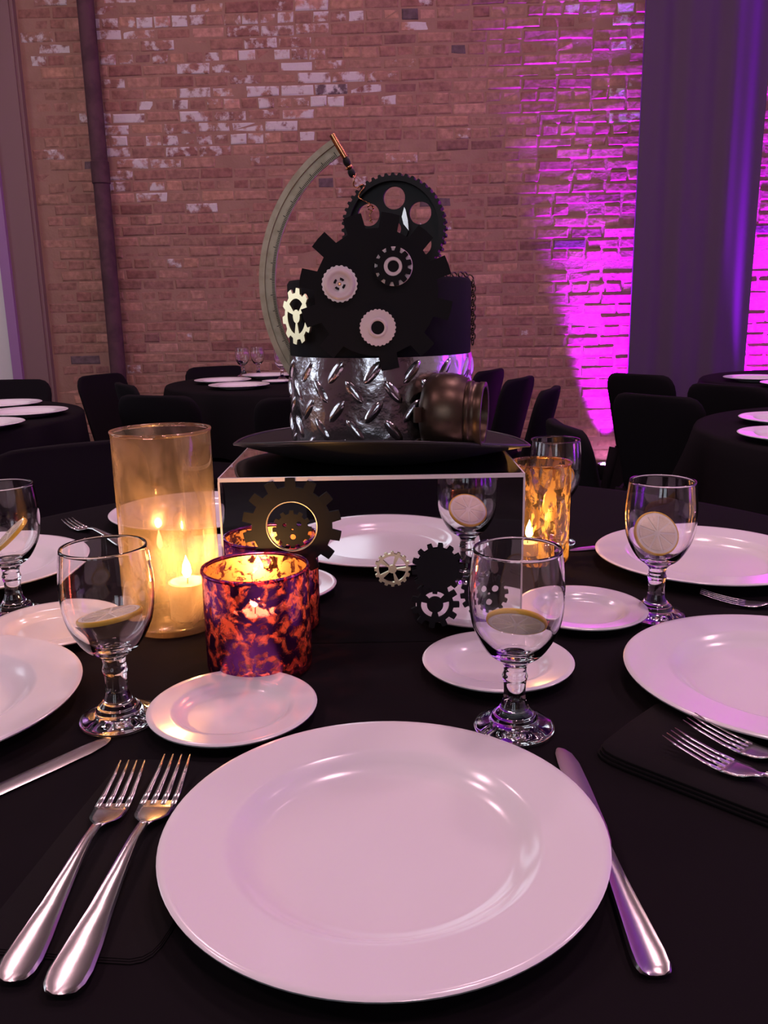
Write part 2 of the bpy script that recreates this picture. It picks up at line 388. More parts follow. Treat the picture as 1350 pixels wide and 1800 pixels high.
# tall daylit windows behind the set table and on the side wall
def window(name, x0, x1, z0, z1, M_):
    w = mk(name, xf(box(x0, x1, 0, 0.01, z0, z1), M_), MT['daylight'], smooth=False); w['kind'] = 'structure'
    fr_ = [box(x0-.06, x0, -.01, .04, z0-.06, z1+.06), box(x1, x1+.06, -.01, .04, z0-.06, z1+.06), box(x0, x1, -.01, .04, z1, z1+.06), box(x0, x1, -.01, .04, z0-.06, z0),
           box((x0+x1)/2-.02, (x0+x1)/2+.02, -.01, .03, z0, z1), box(x0, x1, -.01, .03, (z0+z1)/2-.02, (z0+z1)/2+.02)]
    mk('window_frame', [xf(g, M_) for g in fr_], MT['door'], w, smooth=False)
BK = Matrix.Translation((0, RY0, 0)); LF = Matrix.Translation((RX0, 0, 0)) @ Matrix.Rotation(-PI/2, 4, 'Z')
window('window_1', -2.3, -1.5, 1.0, 3.2, BK); window('window_2', -0.9, -0.1, 1.0, 3.2, BK)
window('window_3', -1.6, -0.6, 0.9, 3.2, LF); window('window_4', -3.6, -2.6, 0.9, 3.2, LF)

# ceiling downlights
for k, (x, y) in enumerate(LAMPS):
    r = empty('ceiling_downlight', (x, y, RZ), 0, 'round recessed downlight with pinkish glow in the dark ceiling', 'ceiling light', 'ceiling downlights')
    mk('ring', lathe([(0.20, 0), (0.22, -0.005), (0.225, -0.02), (0.20, -0.022), (0.195, -0.01)], 32, True), MT['black_metal'], r)
    mk('diffuser', lathe([(0, -0.008), (0.197, -0.008)], 32), MT['lampglow'], r)
    ld = bpy.data.lights.new('downlight_beam', 'AREA'); ld.shape = 'DISK'; ld.size = 0.4; ld.energy = LAMP_W; ld.color = LAMP_COL
    lo = bpy.data.objects.new('downlight_beam', ld); COL.objects.link(lo); lo.parent = r; lo.location = (0, 0, -0.025)

# ================================================================ TABLES AND CLOTHS
def table(x, y, R, label, group=None):
    r = empty('round_table', (x, y, 0), 0, label, 'table', group)
    mk('tabletop', lathe([(0, T-0.03), (R-0.01, T-0.03), (R-0.01, T-0.004), (0, T-0.004)], 48), MT['wood'], r, angle=30)
    mk('pedestal', lathe([(0.05, 0.03), (0.05, T-0.03)], 16), MT['black_metal'], r)
    mk('base', lathe([(0, 0), (0.30, 0), (0.30, 0.015), (0.06, 0.04), (0, 0.04)], 24), MT['black_metal'], r, angle=30)
def cloth_geo(R, drop, seed, n=160):
    rg = random.Random(seed); ph = rg.uniform(0, 6); prof = []
    for r in (0.0, 0.3*R, 0.6*R, 0.85*R, 0.97*R): prof.append((r, 0, 0))
    prof += [(R-0.004, -0.002, 0), (R+0.002, -0.010, 0.05)]
    for k in range(1, 9):
        t = k/8; prof.append((R+0.004+0.05*t, -0.012-(drop-0.012)*t, t))
    V, F, rings = [], [], []
    for r, dz, w in prof:
        if r == 0: rings.append([0]); V.append((0, 0, T)); continue
        st = len(V); rings.append(list(range(st, st+n)))
        for k in range(n):
            a = 2*PI*k/n; f = 1 + w*(0.045*math.sin(13*a+ph) + 0.03*math.sin(21*a+2*ph) + 0.02*math.sin(7*a))
            V.append((r*f*math.cos(a), r*f*math.sin(a), T+dz))
    for a, b in zip(rings, rings[1:]):
        for k in range(n):
            k2 = (k+1) % n
            F.append((a[0], b[k], b[k2]) if len(a) == 1 else (a[k], b[k], b[k2], a[k2]))
    return V, F
def dressed_table(x, y, R, drop, lt, lc, seed):
    table(x, y, R, lt)
    c = mk('tablecloth', cloth_geo(R, drop, seed), MT['cloth'], loc=(x, y, 0)); tag(c, lc, 'tablecloth')
dressed_table(-0.005, 1.06, 0.78, 0.30, 'round banquet table under the mirror box and place settings', 'black tablecloth under the mirror box and place settings', 1)
dressed_table(-0.40, 4.55, 0.74, 0.30, 'round table near the brick wall behind the top hat', 'black tablecloth on the table with three goblets by the brick wall', 2)
dressed_table(-1.88, 3.10, 0.74, 0.74, 'round table in front of the white door', 'black floor-length tablecloth on the table near the white door', 3)
dressed_table(1.63, 2.38, 0.70, 0.30, 'round table right of the candle group nearest the drape side', 'black tablecloth on the nearer table by the grey drape', 4)
dressed_table(2.32, 4.08, 0.74, 0.30, 'round table directly before the grey drape', 'black tablecloth on the farther table by the grey drape', 5)

# ================================================================ CHAIRS in black stretch covers
def make_chair():
    r = empty('banquet_chair', (0, 0, 0))
    # back: rounded slab leaning backwards (-y)
    n = 10; V, F = [], []
    def outline(t):   # half width over height t in 0..1
        return 0.185 + 0.02*t
    rows = []
    H0, H1 = 0.40, 0.80
    zs = [0, .12, .25, .4, .55, .7, .8, .88, .94, .98, 1.0]
    for t in zs:
        hw = outline(t)
        if t > 0.8: q = (t-0.8)/0.2; hw -= 0.065*(1-math.sqrt(max(0, 1-q*q)))
        yc = -0.185 - 0.10*t; th = 0.024*(1-0.35*t)
        ring = []
        for k in range(16):
            a = 2*PI*k/16; cx = math.copysign(abs(math.cos(a))**0.35, math.cos(a)); sy = math.copysign(abs(math.sin(a))**0.8, math.sin(a))
            ring.append((hw*cx, yc + th*sy - 0.015*(1-(cx)**2)*0 + 0.02*cx*cx, H0+(H1-H0)*t))
        b = len(V); V += ring; rows.append(b)
    for a, b in zip(rows, rows[1:]):
        for k in range(16): k2 = (k+1) % 16; F.append((a+k, a+k2, b+k2, b+k))
    F.append(tuple(rows[-1]+k for k in range(16))); F.append(tuple(rows[0]+15-k for k in range(16)))
    mk('back_cover', (V, F), MT['spandex'], r)
    # seat
    V, F = [], []; lv = [(0.92, 0.395), (1.0, 0.405), (1.0, 0.435), (0.95, 0.45), (0.6, 0.456)]
    for s, zz in lv:
        for k in range(24):
            a = 2*PI*k/24; cx = math.copysign(abs(math.cos(a))**0.5, math.cos(a)); sy = math.copysign(abs(math.sin(a))**0.5, math.sin(a))
            V.append((0.195*s*cx, 0.19*s*sy, zz))
    for i in range(len(lv)-1):
        for k in range(24): k2 = (k+1) % 24; F.append((i*24+k, i*24+k2, (i+1)*24+k2, (i+1)*24+k))
    F.append(tuple((len(lv)-1)*24+k for k in range(24))); F.append(tuple(23-k for k in range(24)))
    mk('seat_cover', (V, F), MT['spandex'], r)
    # legs and stretched skirt
    feet = [(-0.21, 0.20), (0.21, 0.20), (0.21, -0.27), (-0.21, -0.27)]; tops = [(-0.18, 0.17), (0.18, 0.17), (0.18, -0.19), (-0.18, -0.19)]
    for (fx, fy), (tx, ty) in zip(feet, tops):
        mk('leg_cover', tube([(tx, ty, 0.41), (tx*.6+fx*.4, ty*.6+fy*.4, 0.26), (fx, fy, 0.02), (fx, fy, 0.0)], lambda s: 0.03-0.01*s, 8), MT['spandex'], r)
    V, F = [], []; m = 10
    for s in range(4):
        (ax, ay), (bx_, by) = feet[s], feet[(s+1) % 4]; (cx, cy), (dx, dy) = tops[s], tops[(s+1) % 4]
        for k in range(m+1):
            u = k/m; arch = 0.27*(1-abs(2*u-1)**2.2)
            for v in range(5):
                w = v/4; zt = 0.42; zb = 0.03+arch; zz = zt+(zb-zt)*w; q = (zt-zz)/zt
                V.append(((cx+(dx-cx)*u)*(1-q)+(ax+(bx_-ax)*u)*q, (cy+(dy-cy)*u)*(1-q)+(ay+(by-ay)*u)*q, zz))
        b = s*(m+1)*5
        for k in range(m):
            for v in range(4): F.append((b+k*5+v, b+(k+1)*5+v, b+(k+1)*5+v+1, b+k*5+v+1))
    mk('skirt', (V, F), MT['spandex'], r)
    return r
chair0 = make_chair(); used = [0]
def chair(bx_, by, fx, fy, label, group=None):
    """back at (bx, by), facing the point (fx, fy)"""
    d = Vector((fx-bx_, fy-by)).normalized(); rz = math.atan2(-d.x, d.y)
    c = chair0 if not used[0] else copy_tree(chair0); used[0] = 1
    c.location = (bx_+0.26*d.x, by+0.26*d.y, 0); c.rotation_euler = (0, 0, rz); c.name = 'banquet_chair'
    tag(c, label, 'chair'); c['group'] = 'chairs in black stretch covers'
MX, MY = -0.40, 4.55
chair(-1.56, 4.74, MX, MY-.3, 'black covered chair in front of the wall pipe, back leaning towards it')
chair(-1.03, 5.30, MX-.1, MY-.2, 'black covered chair behind the white plates by the brick wall')
chair(-1.22, 4.06, MX, MY, 'black covered chair at the table by the brick wall, beside the pipe side')
chair(-0.92, 3.45, MX-.1, MY, 'black covered chair with broad back behind the tall smoky candle cylinder')
chair(-0.30, 3.27, MX, MY, 'black covered chair behind the top hat, at the table by the brick wall')
chair(0.58, 4.58, -0.6, 5.3, 'black covered chair right of the goggles, nearest the brick wall of three')
chair(0.65, 4.02, -0.5, 4.7, 'black covered chair right of the goggles, the middle one of three')
chair(0.68, 3.46, -0.6, 4.0, 'black covered chair right of the goggles, leaning most, farthest from the wall of three')
chair(-1.93, 4.45, -1.9, 3.1, 'black covered chair behind the plates near the white door')
chair(0.520, 2.36, 1.60, 2.45, 'black covered chair seen edge-on in front of the purple uplight')
chair(1.25, 4.12, 2.32, 4.9, 'black covered chair tall against the foot of the grey drape')
chair(1.015, 3.12, 1.85, 3.77, 'black covered chair beside the purple uplight with rounded slanting back')
chair(1.42, 3.47, 2.32, 4.08, 'black covered chair between the two black tables by the drape')
chair(-0.80, 2.12, -0.005, 1.06, 'black covered chair at the far side of the set table, behind the smoky cylinder')
chair(0.02, -0.16, 0.0, 1.06, 'black covered chair at the large white dinner plate')
chair(-1.28, 1.50, -0.005, 1.06, 'black covered chair at the set table, beyond the tilted lemon goblet')

# ================================================================ TABLEWARE
def plate_prof(R, wf, wo, zr, zf):
    return [(0, zf), (wf*.5, zf), (wf*.93, zf), (wf, zf+.0006), ((wf+wo)/2, zf+.37*(zr-zf)), (wo-.002, zf+.70*(zr-zf)), (wo+.003, zf+.79*(zr-zf)), (R-.006, zr-.001), (R-.0025, zr), (R-.0004, zr-.0014), (R-.001, zr-.003), (R-.005, zr-.0042),
            (wo, zf+.0042), (wf+.002, zf-.002), (wf-.006, zf-.0035), (wf-.008, 0.0003), (wf-.012, 0.0), (wf-.014, .002), (0, .002)]
DIN = lathe(plate_prof(.15, .089, .106, .0205, .0055), 96); BRD = lathe(plate_prof(.077, .043, .054, .0145, .0045), 72)
din_me = [None]; brd_me = [None]
def plate(x, y, label, big=True, z=T, group=None):
    cache_ = din_me if big else brd_me; nm = 'dinner_plate' if big else 'bread_plate'
    if cache_[0] is None:
        o = mk(nm, DIN if big else BRD, MT['china'], angle=55); cache_[0] = o.data
    else:
        o = bpy.data.objects.new(nm, cache_[0]); COL.objects.link(o)
    o.location = (x, y, z+0.0005); tag(o, label, 'plate', group); return o
plate(-.004, .506, 'large white dinner plate between two forks and a knife')
plate(.381, .745, 'white dinner plate beside the napkin with two nested forks')
plate(.452, 1.145, 'white dinner plate behind the goblet with an upright lemon slice')
plate(-.441, .723, 'white dinner plate beside the knife and the flat lemon goblet')
plate(-.584, 1.16, 'white dinner plate behind the goblet with a steeply tilted lemon slice')
plate(-.338, 1.47, 'white dinner plate behind the tall smoky candle cylinder')
plate(-.1406, .705, 'small white bread plate in front of the purple candle holder', False)
plate(.113, .797, 'small white bread plate in front of the black gears on the mirror box', False)
plate(.233, .947, 'small white bread plate in front of the gold-flecked cylinder', False)
plate(-.385, .922, 'small white bread plate between flat lemon goblet and tilted lemon goblet', False)
plate(-.262, 1.235, 'small white bread plate close behind the tall smoky cylinder beside the mirror box', False)
BP = 'plates on the background tables'
for x, y, big, lb in ((-.84, 4.50, 1, 'white plate by the brick wall, set before the low chair back'), (-.70, 4.17, 1, 'white plate by the brick wall at the near cloth edge, lying lowest of its table'),
                      (-.64, 4.82, 1, 'white plate by the brick wall under the pair of goblets'), (-.55, 4.44, 0, 'small white bread plate on the black table by the brick wall'),
                      (-1.33, 3.15, 1, 'white plate near the white door, middle one and most visible of three'), (-1.55, 3.46, 1, 'white plate near the white door, closest to the chair back of three'),
                      (-1.35, 2.80, 1, 'white plate near the white door, farthest from the chair back of three'),
                      (1.115, 2.25, 1, 'white plate on the nearer black table by the drape, lower of its pair'), (1.255, 2.58, 1, 'white plate on the nearer black table by the drape, upper of its pair'),
                      (1.835, 3.75, 1, 'white plate on the farther black table by the drape, lower of its pair'), (1.80, 4.08, 1, 'white plate on the farther black table by the drape, upper of its pair')):
    plate(x, y, lb, bool(big), T, BP)

# goblets
def goblet(x, y, label, rz=0.0, group=None):
    c = gob0 if not gused[0] else copy_tree(gob0); gused[0] = 1
    c.location = (x, y, T+0.0006); c.rotation_euler = (0, 0, rz); tag(c, label, 'goblet', group or 'water goblets'); return c
def smooth_prof(P, sub=4):
    out = []
    for i in range(len(P)-1):
        p0 = P[max(i-1, 0)]; p1 = P[i]; p2 = P[i+1]; p3 = P[min(i+2, len(P)-1)]
        for k in range(sub):
            t = k/sub; f = lambda a, b, c, d: 0.5*((2*b)+(-a+c)*t+(2*a-5*b+4*c-d)*t*t+(-a+3*b-3*c+d)*t**3)
            out.append((max(0, f(p0[0], p1[0], p2[0], p3[0])), f(p0[1], p1[1], p2[1], p3[1])))
    out.append(P[-1]); return out
gob0 = empty('water_goblet', (0, 0, 0)); gused = [0]
outer = smooth_prof([(.0105, .062), (.0150, .0665), (.0235, .073), (.0315, .085), (.0375, .100), (.0402, .118), (.0402, .135), (.0385, .152), (.0370, .1645)])
inner = smooth_prof([(.0352, .1645), (.0367, .152), (.0384, .135), (.0384, .118), (.0356, .1005), (.0295, .087), (.0210, .0768), (.0120, .0725), (0, .0715)])
mk('bowl', lathe(outer + [(.0366, .1655), (.0356, .1655)] + inner, 48), MT['glass'], gob0)
mk('stem', lathe([(.0098, .030)] + smooth_prof([(.0098, .030), (.0094, .038), (.0100, .046), (.0112, .051), (.0098, .056), (.0105, .062)])[1:], 48), MT['glass'], gob0)
mk('foot', lathe([(0, .0025), (.020, .001), (.030, 0), (.0345, .0015), (.0352, .0035), (.0340, .0056)] + smooth_prof([(.0340, .0056), (.028, .0085), (.021, .0110), (.0185, .0155), (.0165, .017), (.0125, .0225), (.0098, .030)])[1:], 48), MT['glass'], gob0)
goblet(-.2440, .7035, 'goblet with lemon slice lying flat, beside the purple candle holder')
goblet(.1105, .6735, 'goblet with slanted lemon slice in front of a bread plate and the mirror box')
goblet(.3190, .942, 'goblet with lemon slice standing upright, in front of a dinner plate')
goblet(-.4570, .985, 'goblet with steeply tilted lemon slice, beside the smoky cylinder')
goblet(.2620, 1.265, 'goblet close behind the gold-flecked candle cylinder')
for x, y, lb in ((-.80, 4.92, 'goblet by the brick wall, left partner of the close pair over a white plate'), (-.72, 4.98, 'goblet by the brick wall, right partner of the close pair over a white plate'), (-.54, 4.62, 'lone goblet by the brick wall next to the brass ring foot')):
    goblet(x, y, lb, 0, 'goblets on the background table')

# lemon slices
def lemon(x, y, z, rx, ry, rz, label, R=.029):
    r = empty('lemon_slice', (x, y, z), 0, label, 'lemon slice', 'lemon slices in goblets'); r.rotation_euler = (rx, ry, rz)
    h = .0024
    mk('rind', lathe([(R-.0022, h), (R-.0006, h*.8), (R, 0), (R-.0006, -h*.8), (R-.0022, -h)], 40, True), MT['rind'], r)
    mk('pith', lathe([(0, h-.0003), (R-.002, h-.0002), (R-.002, -h+.0002), (0, -h+.0003)], 40), MT['pith'], r, angle=40)
    for k in range(9):
        a0, a1 = 2*PI*k/9+.05, 2*PI*(k+1)/9-.05; r1 = R-.0055; V = []
        am = (a0+a1)/2; cx, cy = .0035*math.cos(am), .0035*math.sin(am)
        pts = [(cx, cy)] + [(r1*math.cos(a0+(a1-a0)*j/5), r1*math.sin(a0+(a1-a0)*j/5)) for j in range(6)]
        V = [(px, py, h+.0004) for px, py in pts] + [(px, py, -h-.0004) for px, py in pts]; n = len(pts)
        F = [tuple(range(n)), tuple(range(2*n-1, n-1, -1))] + [(j, n+j, n+(j+1) % n, (j+1) % n) for j in range(n)]
        mk('segment', (V, F), MT['pulp'], r, smooth=False)
lemon(-.2440, .7035, T+.1015, -.16, -.10, .4, 'lemon slice lying flat in the goblet by the purple holder')
lemon(.1110, .6735, T+.1005, -.72, .24, 0, 'slanted lemon slice in the goblet before the bread plate', .0262)
lemon(.3140, .938, T+.1040, 1.00, .10, .10, 'lemon slice standing upright in the goblet, round face showing', .027)
lemon(-.4520, .985, T+.1035, .25, -.70, 0, 'steeply tilted lemon slice in the goblet beside the smoky cylinder', .027)
lemon(.2660, 1.265, T+.1060, -.9, .5, .5, 'lemon slice in the goblet behind the gold-flecked cylinder', .027)

# candle holders and candles
def holder(name, x, y, R, h, m, label, lining=None):
    th = .003
    r = empty(name, (x, y, T+.0006), 0, label, 'candle holder')
    mk('glass_wall', lathe([(R, .008), (R, h-.0015)], 64), m, r)
    if lining: mk('lining', lathe([(R-.0015, .011), (R-.0015, h-.004)], 64), lining, r)  # added inner layer, painting the warm candle glow inside the holder
    mk('rim', lathe([(R+.0012, h-.002), (R+.0008, h), (R-.0018, h), (R-.0022, h-.002), (R-.0005, h-.004)], 64, True), m, r)
    mk('glass_base', lathe([(0, 0), (R-.004, 0), (R-.001, .003), (R, .008), (R-.003, .010), (0, .010)], 64), m, r, angle=60)
holder('smoky_cylinder', -.252, .952, .0555, .233, MT['silver_glass'], 'tall smoky mercury glass cylinder with a candle glowing inside')
holder('purple_votive_holder', -.1315, .818, .0540, .110, MT['purple_glass'], 'short purple mercury glass candle holder in front of the mirror box', MT['amber_lining'])
holder('gold_cylinder', .2255, 1.185, .0430, .146, MT['gold_glass'], 'gold-flecked glass candle cylinder behind the mirror box corner')
def candle(x, y, z0, R, h, watts, label, fl=.022):
    r = empty('candle', (x, y, z0), 0, label, 'candle')
    mk('wax', lathe([(0, 0), (R, 0), (R, h), (R-.002, h+.001), (R-.006, h-.002), (0, h-.003)], 32), MT['wax'], r, angle=50)
    mk('wick', tube([(0, 0, h-.004), (.0004, 0, h+.004), (.0012, 0, h+.007)], .0008, 6), MT['wick'], r)
    mk('flame', lathe([(0, h+.004), (.0038, h+.007), (.0056, h+.011), (.0046, h+.010+fl*.45), (.0014, h+.010+fl*.8), (0, h+.010+fl)], 16), MT['flame'], r)
    ld = bpy.data.lights.new('flame_light', 'POINT'); ld.energy = watts; ld.color = (1.0, 0.50, 0.16); ld.shadow_soft_size = .006
    lo = bpy.data.objects.new('flame_light', ld); COL.objects.link(lo); lo.parent = r; lo.location = (0, 0, h+.010+fl+.008)
candle(-.2325, .945, T+.0112, .022, .043, 1.05, 'small white candle burning inside the tall smoky cylinder')
candle(-.1345, .820, T+.0112, .022, .050, 0.45, 'small white candle burning inside the purple holder')
candle(.2110, 1.185, T+.0112, .020, .018, 0.40, 'small white candle burning inside the gold-flecked cylinder')

# cutlery
SEC = [(-1, 0.35), (-.86, 1), (-.62, .62), (0, .45), (.62, .62), (.86, 1), (1, 0.35), (.8, -.2), (0, -.4), (-.8, -.2)]
FLAT = [(-1, 0), (-.7, .5), (0, .6), (.7, .5), (1, 0), (.7, -.5), (0, -.6), (-.7, -.5)]
def make_fork(L=.205):
    r = empty('dinner_fork', (0, 0, 0)); k = L/.205
    def st(tab, sec): return loft([((0, y*k, z), (w, 0, 0), (0, 0, t)) for y, w, t, z in tab], sec)
    mk('handle', st([(0, .004, .0008, .0022), (.0015, .0075, .0015, .0022), (.006, .0102, .0020, .0024), (.014, .0112, .0021, .0028), (.03, .0100, .0021, .0034), (.055, .0072, .0020, .0048), (.085, .0048, .0019, .0075), (.11, .0033, .0019, .0090), (.128, .0031, .0019, .0072)], SEC), MT['steel'], r, angle=50)
    mk('head', st([(.127, .0031, .0018, .0072), (.134, .0050, .0014, .0055), (.139, .0090, .0011, .0042), (.144, .0115, .0010, .0034), (.152, .0122, .0009, .0028), (.160, .0124, .0009, .0032)], FLAT), MT['steel'], r)
    for q in range(4):
        x0 = -.0102+.0068*q; x1 = -.0093+.0062*q
        mk('tine', loft([((x0, .156*k, .0031), (.0023, 0, 0), (0, 0, .0009)), ((x0*.98, .170*k, .0042), (.0021, 0, 0), (0, 0, .0010)), ((x1, .190*k, .0075), (.0015, 0, 0), (0, 0, .0009)), ((x1*.98, .205*k, .0115), (.0005, 0, 0), (0, 0, .0004))], FLAT), MT['steel'], r)
    return r
def make_knife():
    r = empty('table_knife', (0, 0, 0))
    def st(tab, sec): return loft([((dx, y, z), (w, 0, 0), (0, 0, t)) for y, w, t, z, dx in tab], sec)
    mk('handle', st([(0, .005, .001, .0028, 0), (.0015, .0085, .0022, .0030, 0), (.006, .0105, .0030, .0032, 0), (.016, .0108, .0032, .0033, 0), (.04, .0092, .0030, .0033, 0), (.08, .0066, .0028, .0031, 0), (.115, .0058, .0026, .0029, 0)], SEC), MT['steel'], r, angle=50)
    mk('blade', st([(.113, .0056, .0018, .0026, 0), (.122, .0072, .0011, .0020, .0006), (.14, .0085, .0009, .0018, .001), (.19, .0090, .0008, .0018, .001), (.225, .0086, .0007, .0018, .0008), (.240, .0068, .0006, .0018, 0), (.247, .0038, .0004, .0018, -.001), (.2495, .0012, .0002, .0018, -.002)], FLAT), MT['steel'], r, angle=50)
    return r
fork0 = make_fork(); knife0 = make_knife(); fu = [0]; ku = [0]
def cutl(src, flag, end, tip, label, z=T+.0005, k=None, rx=0.0):
    c = src if not flag[0] else copy_tree(src); flag[0] = 1
    d = Vector((tip[0]-end[0], tip[1]-end[1])); rz = math.atan2(-d.x, d.y)
    c.location = (end[0], end[1], z); c.rotation_euler = (rx, 0, rz)
    tag(c, label, 'fork' if src is fork0 else 'knife', 'stainless forks' if src is fork0 else 'stainless knives')
    if k: c.scale = (k, k, k)
    return c
NZ = T+.0028
cutl(fork0, fu, (-.2095, .3900), (-.2035, .610), 'stainless fork farther from the large plate, tines free', NZ, 1.06)
cutl(fork0, fu, (-.1790, .3800), (-.1690, .625), 'stainless fork tucked beside the large plate, tines partly under its rim', NZ, 1.14)
cutl(knife0, ku, (.1445, .3880), (.1445, .640), 'stainless knife with violet glints right of the large plate')
cutl(knife0, ku, (-.398, .474), (-.242, .666), 'stainless knife below the plate beside the flat lemon goblet')
cutl(fork0, fu, (.366, .464), (.226, .628), 'stainless fork on the black napkin, lying lower of the nested pair', T+.0105, 1.03)
cutl(fork0, fu, (.392, .490), (.246, .660), 'stainless fork on the black napkin, nearer the neighbouring plate', T+.0105, 1.03)
cutl(fork0, fu, (-.405, 1.292), (-.535, 1.42), 'stainless fork left of the plate behind the smoky cylinder', T+.0005)
cutl(knife0, ku, (.52, 1.29), (.283, 1.226), 'stainless knife pointing at the gold-flecked cylinder')
cutl(fork0, fu, (.59, .905), (.42, .985), 'stainless fork between the two plates right of the upright lemon goblet', T+.0005)

# black folded napkins
def napkin(x, y, w, l, rz, h, label):
    r = empty('folded_napkin', (x, y, T+.0004), rz, label, 'napkin', 'folded black napkins')
    for k in range(3):
        t = h/3; s = 1-.012*k; n = 20; V, F = [], []
        def ring(zz, q):
            P = []
            for j in range(24):
                a = 2*PI*j/24; cx = math.copysign(abs(math.cos(a))**.22, math.cos(a)); sy = math.copysign(abs(math.sin(a))**.22, math.sin(a))
                P.append((w/2*q*cx, l/2*q*sy, zz))
            return P
        rings = [ring(k*t, s*.985), ring(k*t+t*.25, s), ring(k*t+t*.75, s), ring(k*t+t*.98, s*.985)]
        for R_ in rings: V += R_
        for i in range(3):
            for j in range(24): j2 = (j+1) % 24; F.append((i*24+j, i*24+j2, (i+1)*24+j2, (i+1)*24+j))
        F.append(tuple(72+j for j in range(24))); F.append(tuple(23-j for j in range(24)))
        mk('fold', (V, F), MT['napkin'], r, angle=50)
napkin(-.178, .520, .115, .22, math.radians(-7), .0018, 'black folded napkin under the two forks left of the large plate')
napkin(.297, .582, .125, .25, math.radians(46), .0095, 'black folded napkin under the nested pair of forks')

# ================================================================ MIRROR BOX
BX0, BX1, BY0, BY1, BH = -.1755, .1500, .879, 1.186, .189
bxr = empty('mirror_box', ((BX0+BX1)/2, (BY0+BY1)/2, T+.0006), 0, 'mirrored display box with black gear cutouts, carrying the top hat', 'display box')
w2, d2 = (BX1-BX0)/2, (BY1-BY0)/2; et = .0045
for nm, g in (('mirror_panel', box(-w2+.0012, w2-.0012, -d2, -d2+.004, 0, BH-et)), ('mirror_panel', box(-w2+.0012, w2-.0012, d2-.004, d2, 0, BH-et)),
              ('mirror_panel', box(-w2, -w2+.004, -d2+.0045, d2-.0045, 0, BH-et)), ('mirror_panel', box(w2-.004, w2, -d2+.0045, d2-.0045, 0, BH-et)),
              ('top_panel', box(-w2+.001, w2-.001, -d2+.001, d2-.001, BH-et, BH))):
    mk(nm, g, MT['mirror'], bxr, smooth=False)
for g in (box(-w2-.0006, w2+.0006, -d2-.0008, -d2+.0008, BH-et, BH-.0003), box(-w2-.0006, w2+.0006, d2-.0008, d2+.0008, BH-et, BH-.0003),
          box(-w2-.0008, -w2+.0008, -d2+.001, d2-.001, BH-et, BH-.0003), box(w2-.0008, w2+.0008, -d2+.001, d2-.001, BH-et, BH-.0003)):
    mk('edge_strip', g, MT['edge'], bxr, smooth=False)  # bright band of the reflection put into the strip's pale colour
for sx in (-1, 1):
    for sy in (-1, 1):
        mk('corner_strip', box(sx*w2-.0009, sx*w2+.0009, sy*d2-.0009, sy*d2+.0009, 0, BH-et), MT['edge'], bxr, smooth=False)
cx0, cy0 = (BX0+BX1)/2, (BY0+BY1)/2; FY = -d2-.0003
def face_gear(x, z, loops, m, label, thick=.0018, off=0):
    o = mk('gear_cutout', xf(prism(loops, FY-thick-off, FY-off), Matrix.Translation((x-cx0, 0, z))), m, bxr, smooth=False); o['label'] = label; return o
def round_gear(n, rr_, rt, a0=0, tr=.28, tt=.20):
    p = 360/n; return gear_loop(even(n, a0), rr_, rt, p*tr, p*tt)
face_gear(-.0993, .135, [round_gear(14, .0435, .0535, 90, .30, .22), circ(0, 0, .0272, 40)], MT['card'], 'large black gear with a round window')
rg_ = mk('window_ring', xf(lathe([(.0272, 0), (.0280, .0005), (.0280, .0024), (.0272, .0028), (.0266, .0015)], 48, True), Matrix.Translation((-.0993-cx0, FY, .135)) @ Matrix.Rotation(PI/2, 4, 'X')), MT['gold'], bxr)
face_gear(-.0993, .1315, [round_gear(12, .0175, .0212), circ(.0075, .006, .0028, 12), circ(-.008, .005, .0022, 12), circ(.0005, -.0085, .0033, 14), circ(0, 0, .0014, 8)], MT['card'], 'small dark gear inside the round window', .0012)  # reflection in the mirror, shaped as a flat gear
face_gear(.0545, .0431, [round_gear(11, .0205, .0268, 65)] + [sector(0, 0, .009, .0155, a+16, a+104) for a in (30, 150, 270)], MT['card'], 'black gear with three curved openings')
face_gear(.1080, .0545, [round_gear(14, .0215, .0258, 5)] + [circ(.0105*math.cos(math.radians(a)), .0105*math.sin(math.radians(a)), .0047, 16) for a in (35, 145, 270)] + [circ(0, 0, .002, 10)], MT['card'], 'black gear with three round holes', .0018)
face_gear(.0575, .0845, [round_gear(14, .0235, .0285, 83)], MT['card'], 'solid black gear partly above the spoked one', .0012, .0019)
face_gear(.0082, .0850, [round_gear(16, .0175, .0198)] + [sector(0, 0, .0045, .0150, a+8, a+62, 6) for a in (0, 72, 144, 216, 288)], MT['gold'], 'fine brass filigree gear')

# ================================================================ STEAMPUNK TOP HAT
HX, HY = -.001, 1.036; HZ = T+.0006+BH
hat = empty('steampunk_top_hat', (HX, HY, HZ), 0, 'black steampunk top hat with gears, goggles and tread plate band on the mirror box', 'hat')
def loc(x, y, z): return Vector((x-HX, y-HY, z+T-HZ))     # coordinates above the table -> hat space
CR = .1090
CT = .395+T-HZ           # crown top above hat base
seam = .3105+T-HZ
# crown: taller black upper part, slightly proud lip
mk('crown', lathe([(0, .004), (CR-.003, .004), (CR-.003, seam-.002), (CR-.0005, seam), (CR, CT-.004), (CR-.0025, CT), (CR-.008, CT-.001), (CR-.014, CT-.008), (CR-.03, CT-.013), (0, CT-.014)], 72), MT['felt'], hat, angle=50)
